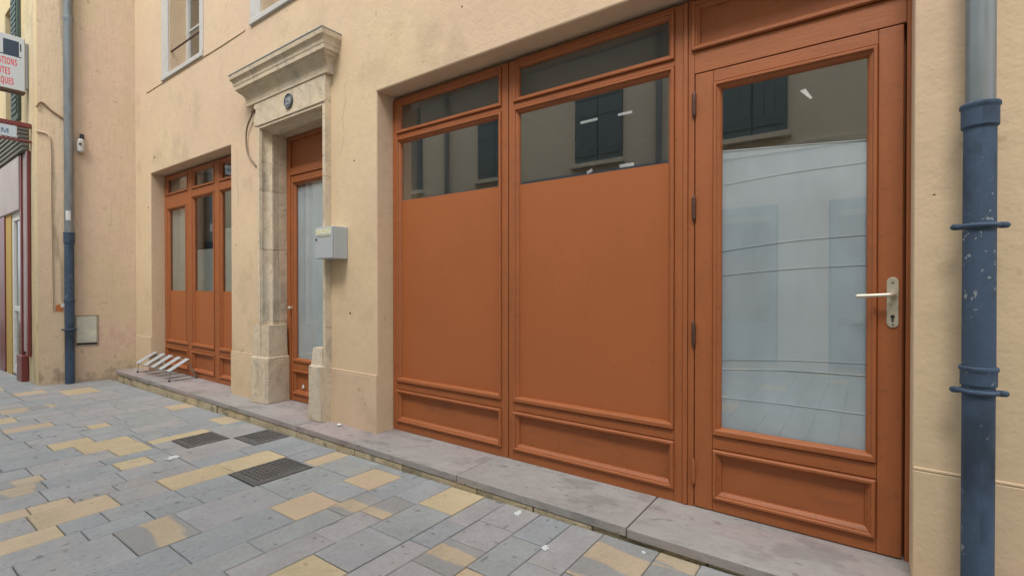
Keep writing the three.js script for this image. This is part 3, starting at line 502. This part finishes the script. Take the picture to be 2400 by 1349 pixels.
  const post = part('red_post', neighbour); put('post_face', box(-9.62, -9.52, 0.25, 3.14, 0.985, 1.02, 0.006), M.redPaint, post); put('post_face', box(-10.02, -9.93, 0.25, 3.14, 0.985, 1.02, 0.006), M.redPaint, post); put('post_panel', box(-9.93, -9.62, 0.30, 3.14, 0.985, 0.998, 0), M.panelPink, post); put('post_foot', box(-10.03, -9.70, -0.2, 0.25, 0.985, 1.06, 0.01), M.redPaint, post);
  const dr = part('shop_door', neighbour); put('door_frame', rectMould(-10.78, -10.04, -0.10, 2.36, 0.985, [[0, -0.04], [0, 0.0], [0.12, 0.0], [0.125, -0.03]]), M.white, dr); pane(dr, -10.67, -10.15, 0.0, 2.25, 0.962); put('door_rail', box(-10.66, -10.16, 0.86, 0.93, 0.955, 0.984, 0.004), M.white, dr);
  put('yellow_jamb', box(-11.18, -10.79, -0.2, 2.36, 0.70, 1.0, 0.004), M.yellowPaint, neighbour); put('red_jamb', box(-11.62, -11.19, -0.2, 2.36, 0.70, 1.015, 0.006), M.redPaint, neighbour);
  const pr = part('awning_arm', neighbour); put('arm_bar', box(-9.52, -9.44, 3.44, 3.50, 0.985, 2.05, 0.006), M.redPaint, pr); put('arm_bar', box(-9.52, -9.44, 3.24, 3.262, 0.985, 2.05, 0.004), M.redPaint, pr);
}
// ---------------------------------------------------------------- house across the street (mirrored in the glass)
{
  const o = thing('opposite_house', 'beige house across the street with blue green shutters', 'building');
  const Z = 5.3, wall = std({ map: plasterTex([0.61, 0.59, 0.49], [0.63, 0.60, 0.48], [0.59, 0.58, 0.51], 61), roughness: 0.95 }), shutter = std({ color: rgb(0.11, 0.165, 0.185), roughness: 0.6 }), pale = std({ color: rgb(0.56, 0.55, 0.50), roughness: 0.8 }), blue = std({ color: rgb(0.22, 0.28, 0.33), roughness: 0.5 });
  put('wall', box(-26, -3.0, -0.5, 7.6, Z, Z + 4, 0), wall, o); put('wall', box(-2.998, 9, -0.5, 8.3, Z, Z + 4, 0), wall, o); put('eaves', box(-26, -3.0, 7.6, 7.74, Z - 0.25, Z + 4, 0.02), M.stone, o); put('eaves', box(-3.05, 9, 8.3, 8.45, Z - 0.25, Z + 4, 0.02), M.stone, o);  // unseen heights are shaped for the light; the taller right part dims that side
  put('fascia', box(-8.5, -2.5, 3.20, 3.34, Z - 0.10, Z - 0.002, 0.01), blue, o); put('string_course', box(-2.49, 6, 3.22, 3.34, Z - 0.06, Z - 0.002, 0.01), wall, o); put('base_band', box(-8.5, 9, 2.45, 3.20, Z - 0.03, Z - 0.002, 0.01), pale, o);
  for (const x of [-15, -12.2, -9.6, -6.9, -4.5, -1.92, 0.9, 3.6]) for (const y of x > -3 ? [3.52, 6.7] : [3.52]) {
    const w = part('shuttered_window', o); put('sill', box(x - 0.1, x + 1.0, y - 0.08, y, Z - 0.12, Z - 0.002, 0.008), wall, w);
    for (const s of [0, 1]) { const u = x + s * 0.475; put('shutter', box(u + 0.006, u + 0.469, y + 0.01, y + 1.36, Z - 0.05, Z - 0.003, 0.004), shutter, w); for (const yy of [0.12, 0.85, 1.18]) put('ledge', box(u + 0.02, u + 0.455, y + yy, y + yy + 0.07, Z - 0.062, Z - 0.0505, 0.003), shutter, w); for (let k = 0; k < 3; k++) put('board', box(u + 0.03 + k * 0.145, u + 0.16 + k * 0.145, y + 0.2, y + 0.84, Z - 0.056, Z - 0.0505, 0.002), shutter, w); }
  }
  for (const x of [-7.8, -2.88]) put('downpipe', rod([x, 0, Z - 0.08], [x, 7.58, Z - 0.08], 0.05), M.zinc, o);
  for (const [a, b] of [[-7.2, -5.4], [-4.9, -3.3], [-2.6, -1.10], [-0.44, 1.2], [1.9, 3.4]]) { const w = part('shop_bay', o); put('bay_frame', box(a, b, 0.1, 2.45, Z - 0.05, Z - 0.003, 0.01), blue, w); pane(w, a + 0.1, b - 0.1, 0.7, 2.3, Z - 0.0545).rotation.y = 0; }
  put('pier', box(-1.09, -0.45, 0.0, 2.45, Z - 0.04, Z - 0.003, 0.01), pale, o);
}
// ---------------------------------------------------------------- things on and beside the walls
function downpipe(name, label, at, H, joint, rz, ri, collars, rings, turn) {
  const t = thing(name, label, 'downpipe', at, 'rainwater pipes on the walls');
  
  put('zinc_section', roundUV(lathe([[rz, joint], [rz, joint + 0.9], [rz + 0.003, joint + 0.905], [rz + 0.003, joint + 0.915], [rz, joint + 0.92], [rz, joint + 2.95], [rz + 0.006, joint + 2.96], [rz + 0.006, joint + 3.02], [rz, joint + 3.03], [rz, H]])), M.zinc, t);
  const pts = [[ri, 0]];
  for (const [y0, y1, r] of collars) pts.push([ri, y0 - 0.003], [r - 0.001, y0], [r, y0 + 0.004], [r, y1 - 0.018], [r + 0.004, y1 - 0.014], [r + 0.0045, y1 - 0.004], [r + 0.002, y1], [ri + 0.001, y1 + 0.001]);
  pts.push([ri, joint - 0.002], [rz, joint]);
  put('iron_section', roundUV(lathe(pts)), M.blueIron, t);
  for (const y of rings) {
    const b = put('bracket', new THREE.TorusGeometry(ri + 0.003, 0.010, 8, 30).rotateX(Math.PI / 2).translate(0, y, 0), M.blueIron, t);
    for (const s of [-1, 1]) put('lug', new THREE.CapsuleGeometry(0.0115, 0.014, 6, 12).rotateZ(Math.PI / 2).translate(s * (ri + 0.017), y, 0.004), M.blueIron, b);
  }
  t.rotation.y = turn;
  return t;
}
downpipe('drain_pipe', 'large blue painted drainpipe on plaster wall beside the glazed shop door', [0.330, 0.006, 0.086], 8.0, 1.905, 0.043, 0.0465, [[0.885, 0.955, 0.052], [1.835, 1.922, 0.0535]], [0.862, 1.472], 0);
{
  const q = onSide(0.675, 0, 0.062);
  const t = downpipe('drain_pipe', 'slim grey and blue drainpipe on the stained side wall', [q[0], slope(q[0]) - 0.01, q[2]], 8.0, 2.05, 0.051, 0.052, [[1.12, 1.17, 0.057], [1.95, 2.10, 0.060]].map(a => a), [0.76], Math.atan2(sideN.x, sideN.z));
  put('sticker', metric(new THREE.CylinderGeometry(0.0535, 0.0535, 0.13, 16, 1, true, -0.5, 1.0).translate(0, 2.33, 0)), M.paper, t).rotation.y = 0;
}
{ // grey letter box
  const t = thing('letter_box', 'light grey metal letter box with yellow sticker mounted beside the stone door surround', 'letter box', [-3.7375, 1.482, 0]);
  put('body', box(-0.1275, 0.1275, 0, 0.273, 0, 0.135, 0.006), M.boxGrey, t);
  const dr = put('front_door', box(-0.124, 0.124, 0.004, 0.268, 0.136, 0.149, 0.004), M.boxGrey, t);
  put('sticker', box(-0.115, 0.105, 0.208, 0.256, 0.1492, 0.1500, 0), std({ map: colorTex(64, 32, (u, v) => fbm(u, v, 8, 3, 951) > 0.56 ? [0.62, 0.58, 0.25] : [0.66, 0.66, 0.58], 0.22, 0.05), roughness: 0.6 }), dr);
  put('slot', box(-0.105, 0.105, 0.188, 0.198, 0.1492, 0.1515, 0.001), M.steel, dr);
  put('lock', new THREE.CylinderGeometry(0.009, 0.009, 0.008, 14).rotateX(Math.PI / 2).translate(-0.105, 0.165, 0.151), M.dark, dr);
}
const font = await new FontLoader().loadAsync('fonts/droid/droid_serif_bold.typeface.json');
{ // house number
  const t = thing('house_number', 'small round grey plaque with white number on the stone lintel', 'number plaque', [-4.425, 2.992, 0.062]);
  const sc = g => g.scale(1.02, 1, 1);
  put('plate', sc(lathe([[0, 0.012], [0.052, 0.011], [0.057, 0.010], [0.060, 0.016], [0.067, 0.016], [0.070, 0.008], [0.070, 0]], 36).rotateX(Math.PI / 2)), std({ color: rgb(0.075, 0.085, 0.095), roughness: 0.4 }), t);
  const g = new TextGeometry('29', { font, size: 0.062, depth: 0.004, curveSegments: 5, bevelEnabled: false }); g.computeBoundingBox(); const c = g.boundingBox.getCenter(new THREE.Vector3()); g.translate(-c.x, -c.y, 0.010);
  put('numerals', g, std({ color: rgb(0.42, 0.43, 0.43), roughness: 0.5 }), t);
}
{ // loose cable left of the surround
  const t = thing('cable', 'brown cable looping out of the wall beside the stone lintel', 'cable');
  put('wire', tube([[-5.075, 3.035, 0.066], [-5.11, 3.045, 0.060], [-5.20, 3.02, 0.035], [-5.318, 2.914, 0.025], [-5.347, 2.784, 0.02], [-5.311, 2.643, 0.02], [-5.165, 2.495, 0.006]], 0.0085, 50, 8), std({ color: rgb(0.20, 0.15, 0.10), roughness: 0.6 }), t);
  put('clip', box(-5.12, -5.06, 3.02, 3.05, 0.062, 0.082, 0.005), M.hinge, t);
}
{ // fitting and hatch on the side wall
  const turn = Math.atan2(sideN.x, sideN.z);
  let q = onSide(0.56, 3.20, 0.0), t = thing('wall_sensor', 'small white sensor box high on the side wall beside the slim drainpipe', 'sensor', q);
  t.rotation.y = turn; put('housing', new THREE.CapsuleGeometry(0.042, 0.12, 6, 14).scale(1, 1, 0.8).translate(0, 0, 0.04), M.offWhite, t); put('mount', box(-0.012, 0.03, 0.09, 0.17, 0, 0.035, 0.004), M.dark, t); put('lens', new THREE.SphereGeometry(0.016, 12, 10).translate(0.0, 0.02, 0.072), M.dark, t);
  q = onSide(0.515, 0.40, 0.0); t = thing('utility_hatch', 'pale square utility hatch with dark rim low on the side wall', 'hatch', q); t.rotation.y = turn;
  put('rim', rectMould(-0.125, 0.125, 0, 0.43, 0, [[0, -0.01], [0, 0.004], [0.006, 0.004], [0.008, -0.008]]), M.slat, t); put('door', box(-0.110, 0.105, 0.045, 0.418, -0.006, 0.004, 0.003), std({ map: colorTex(128, 128, (u, v) => { const k = 0.9 + 0.4 * (fbm(u, v, 5, 5, 961) - 0.5); return [0.58 * k, 0.55 * k, 0.44 * k]; }, 0.4), roughness: 0.7 }), t); put('dark_gap', box(-0.112, 0.112, 0.014, 0.043, -0.012, -0.002, 0), M.dark, t);
  t = thing('wall_conduit', 'thin cream conduit running down the side wall by the corner', 'conduit'); put('pipe', tube([onSide(0.99, 3.34, 0.012), onSide(0.885, 3.32, 0.012), onSide(0.865, 3.26, 0.012), onSide(0.855, 2.4, 0.012), onSide(0.845, 1.2, 0.012), onSide(0.842, 0.9, 0.012)], 0.009, 60, 8), std({ color: rgb(0.58, 0.44, 0.30), roughness: 0.7 }), t);
  t = thing('wall_wire', 'brown wire slanting across the side wall behind the slim drainpipe', 'wire'); put('strand', tube([onSide(0.985, 3.66, 0.02), onSide(0.94, 3.74, 0.015), onSide(0.85, 3.65, 0.012), onSide(0.70, 3.53, 0.01)], 0.011, 24, 8), std({ color: rgb(0.24, 0.15, 0.085), roughness: 0.7 }), t);
  q = onSide(0.775, 0.90, 0.003); t = thing('torn_sticker', 'torn orange sticker on the side wall left of the slim drainpipe', 'sticker', q); t.rotation.y = turn; put('orange_piece', new THREE.ExtrudeGeometry(new THREE.Shape([[-0.05, 0], [0.02, -0.012], [0.035, 0.05], [-0.012, 0.095], [-0.045, 0.07]].map(p => new THREE.Vector2(...p))), { depth: 0.001, bevelEnabled: false }), std({ color: rgb(0.46, 0.13, 0.03), roughness: 0.7 }), t); put('white_piece', new THREE.ExtrudeGeometry(new THREE.Shape([[0.0, 0.06], [0.03, 0.045], [0.07, 0.09], [0.03, 0.115]].map(p => new THREE.Vector2(...p))), { depth: 0.0012, bevelEnabled: false }).translate(0, 0, 0.0012), M.paper, t);
}
function printed(w, h, draw) { const c = document.createElement('canvas'); c.width = w; c.height = h; draw(c.getContext('2d'), w, h); const t = new THREE.CanvasTexture(c); t.colorSpace = THREE.SRGBColorSpace; return t; }
{ // projecting sign
  const t = thing('projecting_sign', 'white projecting sign with red lettering on the cream corner house', 'sign', [-9.6, 3.965, 0.995]);
  const W = 0.80, H = 0.75;
  put('case', box(-0.14, -0.002, 0, H, 0.02, 0.02 + W, 0.012), M.offWhite, t); put('bottom_trim', box(-0.14, 0.001, -0.022, -0.001, 0.02, 0.02 + W, 0.003), M.hinge, t); put('wall_bracket', box(-0.10, -0.03, 0.06, 0.70, -0.012, 0.019, 0.004), M.boxGrey, t);
  const map = printed(512, 480, (c, w, h) => {
    c.fillStyle = '#c9cdd0'; c.fillRect(0, 0, w, h); const X = z => w * (1 - (z - 1.0) / W);   // z of the wall side is 1.0
    c.fillStyle = '#2c3d4f'; c.fillRect(X(1.215), 40, X(1.055) - X(1.215), 140); c.fillRect(X(1.045), 55, 9, 70); c.fillRect(60, 175, X(1.03) - 60, 10); c.fillRect(60, 60, 190, 110); c.fillStyle = '#b8c4c8'; c.fillRect(72, 72, 166, 86);
    c.fillStyle = '#d8343c'; c.textAlign = 'right'; c.textBaseline = 'alphabetic';
    const line = (s, z, y) => { c.save(); c.translate(X(z), y); c.scale(0.40, 1); c.font = 'bold 84px sans-serif'; c.fillText(s, 0, 0); c.restore(); };
    line('RÉPARATIONS', 1.075, 268); line('TOUTES', 1.145, 358); line('MARQUES', 1.11, 446);
  });
  put('face', new THREE.PlaneGeometry(W - 0.02, H - 0.02).rotateY(Math.PI / 2).translate(0.0, H / 2, 0.02 + W / 2), std({ map, roughness: 0.4 }), t);
}
{ // name plate under the red arm
  const t = thing('name_plate', 'small white plate with dark lettering hung between red bars', 'sign', [-9.44, 3.275, 1.13]);
  const map = printed(512, 96, (c, w, h) => { c.fillStyle = '#c3ccd6'; c.fillRect(0, 0, w, h); c.fillStyle = '#5a7486'; c.textAlign = 'right'; c.textBaseline = 'middle'; c.font = 'bold 58px sans-serif'; c.fillText('TÉLÉCOM', w - 40, h / 2 + 4); });
  put('plate', box(-0.02, -0.001, 0, 0.155, 0, 0.86, 0.003), M.white, t); put('face', new THREE.PlaneGeometry(0.85, 0.147).rotateY(Math.PI / 2).translate(0.0005, 0.0775, 0.43), std({ map, roughness: 0.5 }), t);
}
// ---------------------------------------------------------------- things on the ground
{ // slatted rack on the step
  const t = thing('slatted_rack', 'low rack of pale sloping slats standing on the stone doorstep', 'rack', [-7.59, STEP, 0]);
  const xs = [-8.12, -7.83, -7.57, -7.30, -7.045].map(x => x + 7.59), za = 0.172, zb = -0.05, ya = 0.128, yb = 0.262, wire = std({ color: rgb(0.36, 0.36, 0.34), roughness: 0.4, metalness: 0.5 });
  const ang = Math.atan2(yb - ya, za - zb), len = Math.hypot(yb - ya, za - zb);
  for (const x of xs) put('slat', metric(new RoundedBoxGeometry(0.112, 0.010, len, 2, 0.004).rotateX(ang).translate(x, (ya + yb) / 2, (za + zb) / 2)), M.boxGrey, t);
  put('cross_wire', rod([xs[0], ya - 0.010, za - 0.02], [xs[4] + 0.02, ya - 0.010, za - 0.02], 0.005), wire, t); put('cross_wire', rod([xs[0], yb - 0.018, zb + 0.02], [xs[4] + 0.02, yb - 0.018, zb + 0.02], 0.005), wire, t);
  for (const x of [xs[0], xs[4] + 0.02]) {
    for (const [top, foot] of [[[x, ya - 0.008, za - 0.02], [x, 0.012, za - 0.01]], [[x, yb - 0.016, zb + 0.02], [x + 0.02, 0.012, -0.135]]]) { const l = put('leg', rod(top, foot, 0.005), wire, t); put('rubber_foot', new THREE.SphereGeometry(0.014, 12, 8).scale(1, 0.8, 1).translate(foot[0], 0.0115, foot[2]), M.dark, l); }
    put('brace', rod([x, yb - 0.02, zb + 0.022], [x, 0.10, -0.115], 0.004), wire, t);
  }
}
[[-3.57, -3.2, 0.58, 1.0, 'wide dark iron cover beside the long sandstone strip'], [-4.78, -4.42, 0.60, 0.92, 'dark iron cover out in the paving beside the doorstep cover'], [-4.42, -4.05, 0.27, 0.58, 'dark iron cover tight against the stone doorstep']].forEach(([x0, x1, z0, z1, label]) => {
  const cx = (x0 + x1) / 2, cz = (z0 + z1) / 2, w = (x1 - x0) / 2 - 0.006, d = (z1 - z0) / 2 - 0.006, t = thing('iron_cover', label, 'access cover', [cx, slope(cx), cz], 'iron covers in the paving');
  t.rotation.z = Math.atan(0.012);
  put('plate', box(-w + 0.022, w - 0.022, -0.03, 0.0, -d + 0.022, d - 0.022, 0.002), M.iron, t);
  const P = []; const R0 = [[-w, -d], [w, -d], [w, d], [-w, d]], R1 = [[-w + 0.018, -d + 0.018], [w - 0.018, -d + 0.018], [w - 0.018, d - 0.018], [-w + 0.018, d - 0.018]];
  for (let k = 0; k < 4; k++) { const n = (k + 1) % 4, v = (r, y) => [r[0], y, r[1]]; quad(P, v(R0[n], 0.001), v(R0[k], 0.001), v(R1[k], 0.001), v(R1[n], 0.001)); quad(P, v(R1[n], 0.001), v(R1[k], 0.001), v(R1[k], -0.03), v(R1[n], -0.03)); quad(P, v(R0[k], 0.001), v(R0[n], 0.001), v(R0[n], -0.03), v(R0[k], -0.03)); }
  put('rim', tris(P), M.iron, t);
  const ribs = []; for (let i = 0; i * 0.03 < 2 * w - 0.09; i++) for (let j = 0; j * 0.03 < 2 * d - 0.09; j++) { const o = (i + j) % 2; ribs.push(new THREE.BoxGeometry(o ? 0.022 : 0.007, 0.004, o ? 0.007 : 0.022).translate(-w + 0.045 + i * 0.03, 0.001, -d + 0.045 + j * 0.03)); }
  const rib = put('tread_ribs', mergeGeometries(ribs), M.iron, t); rib.userData.kind = 'stuff';
});
const scraps = [[-4.242, 1.09, 0.034, 'crumpled white paper scrap lying in front of the two small iron covers', 1.7], [-1.262, 0.563, 0.022, 'small white paper scrap on grey slab before the shop door', 1.3], [-1.58, 0.34, 0.024, 'flat white scrap beside the doorstep below the wide shop panel', 1.6], [-0.86, 0.325, 0.012, 'tiny white crumb on paving under the doorstep edge', 1.0]];
for (const [x, z, r, label, st] of scraps) {
  const g = new THREE.IcosahedronGeometry(r, 3), p = g.attributes.position;
  for (let i = 0; i < p.count; i++) { const X = p.getX(i), Y = p.getY(i), Z = p.getZ(i), k = 0.55 + 0.9 * vnoise(X / r * 3.1 + 9 + x, Z / r * 3.1 + 9 + Y / r * 2.3, 64, 64, 77); p.setXYZ(i, X * k * 0.8, Math.max(Y * k * 0.38, -r * 0.12), Z * k * st * 0.8); }
  tag(put(numbered('paper_litter'), (q => { q.computeVertexNormals(); return q; })(g.index ? g.toNonIndexed() : g), M.paper, scene), label, 'litter').position.set(x, slope(x) + r * 0.13 + 0.001, z);
}
{ const g = new THREE.SphereGeometry(0.018, 12, 8).scale(1.3, 0.55, 1); tag(put(numbered('pebble'), g, M.paper, scene), 'white pebble on the doorstep by the plinth right of the entrance', 'pebble').position.set(-3.66, STEP + 0.010, 0.055); }

renderer.render(scene, camera);
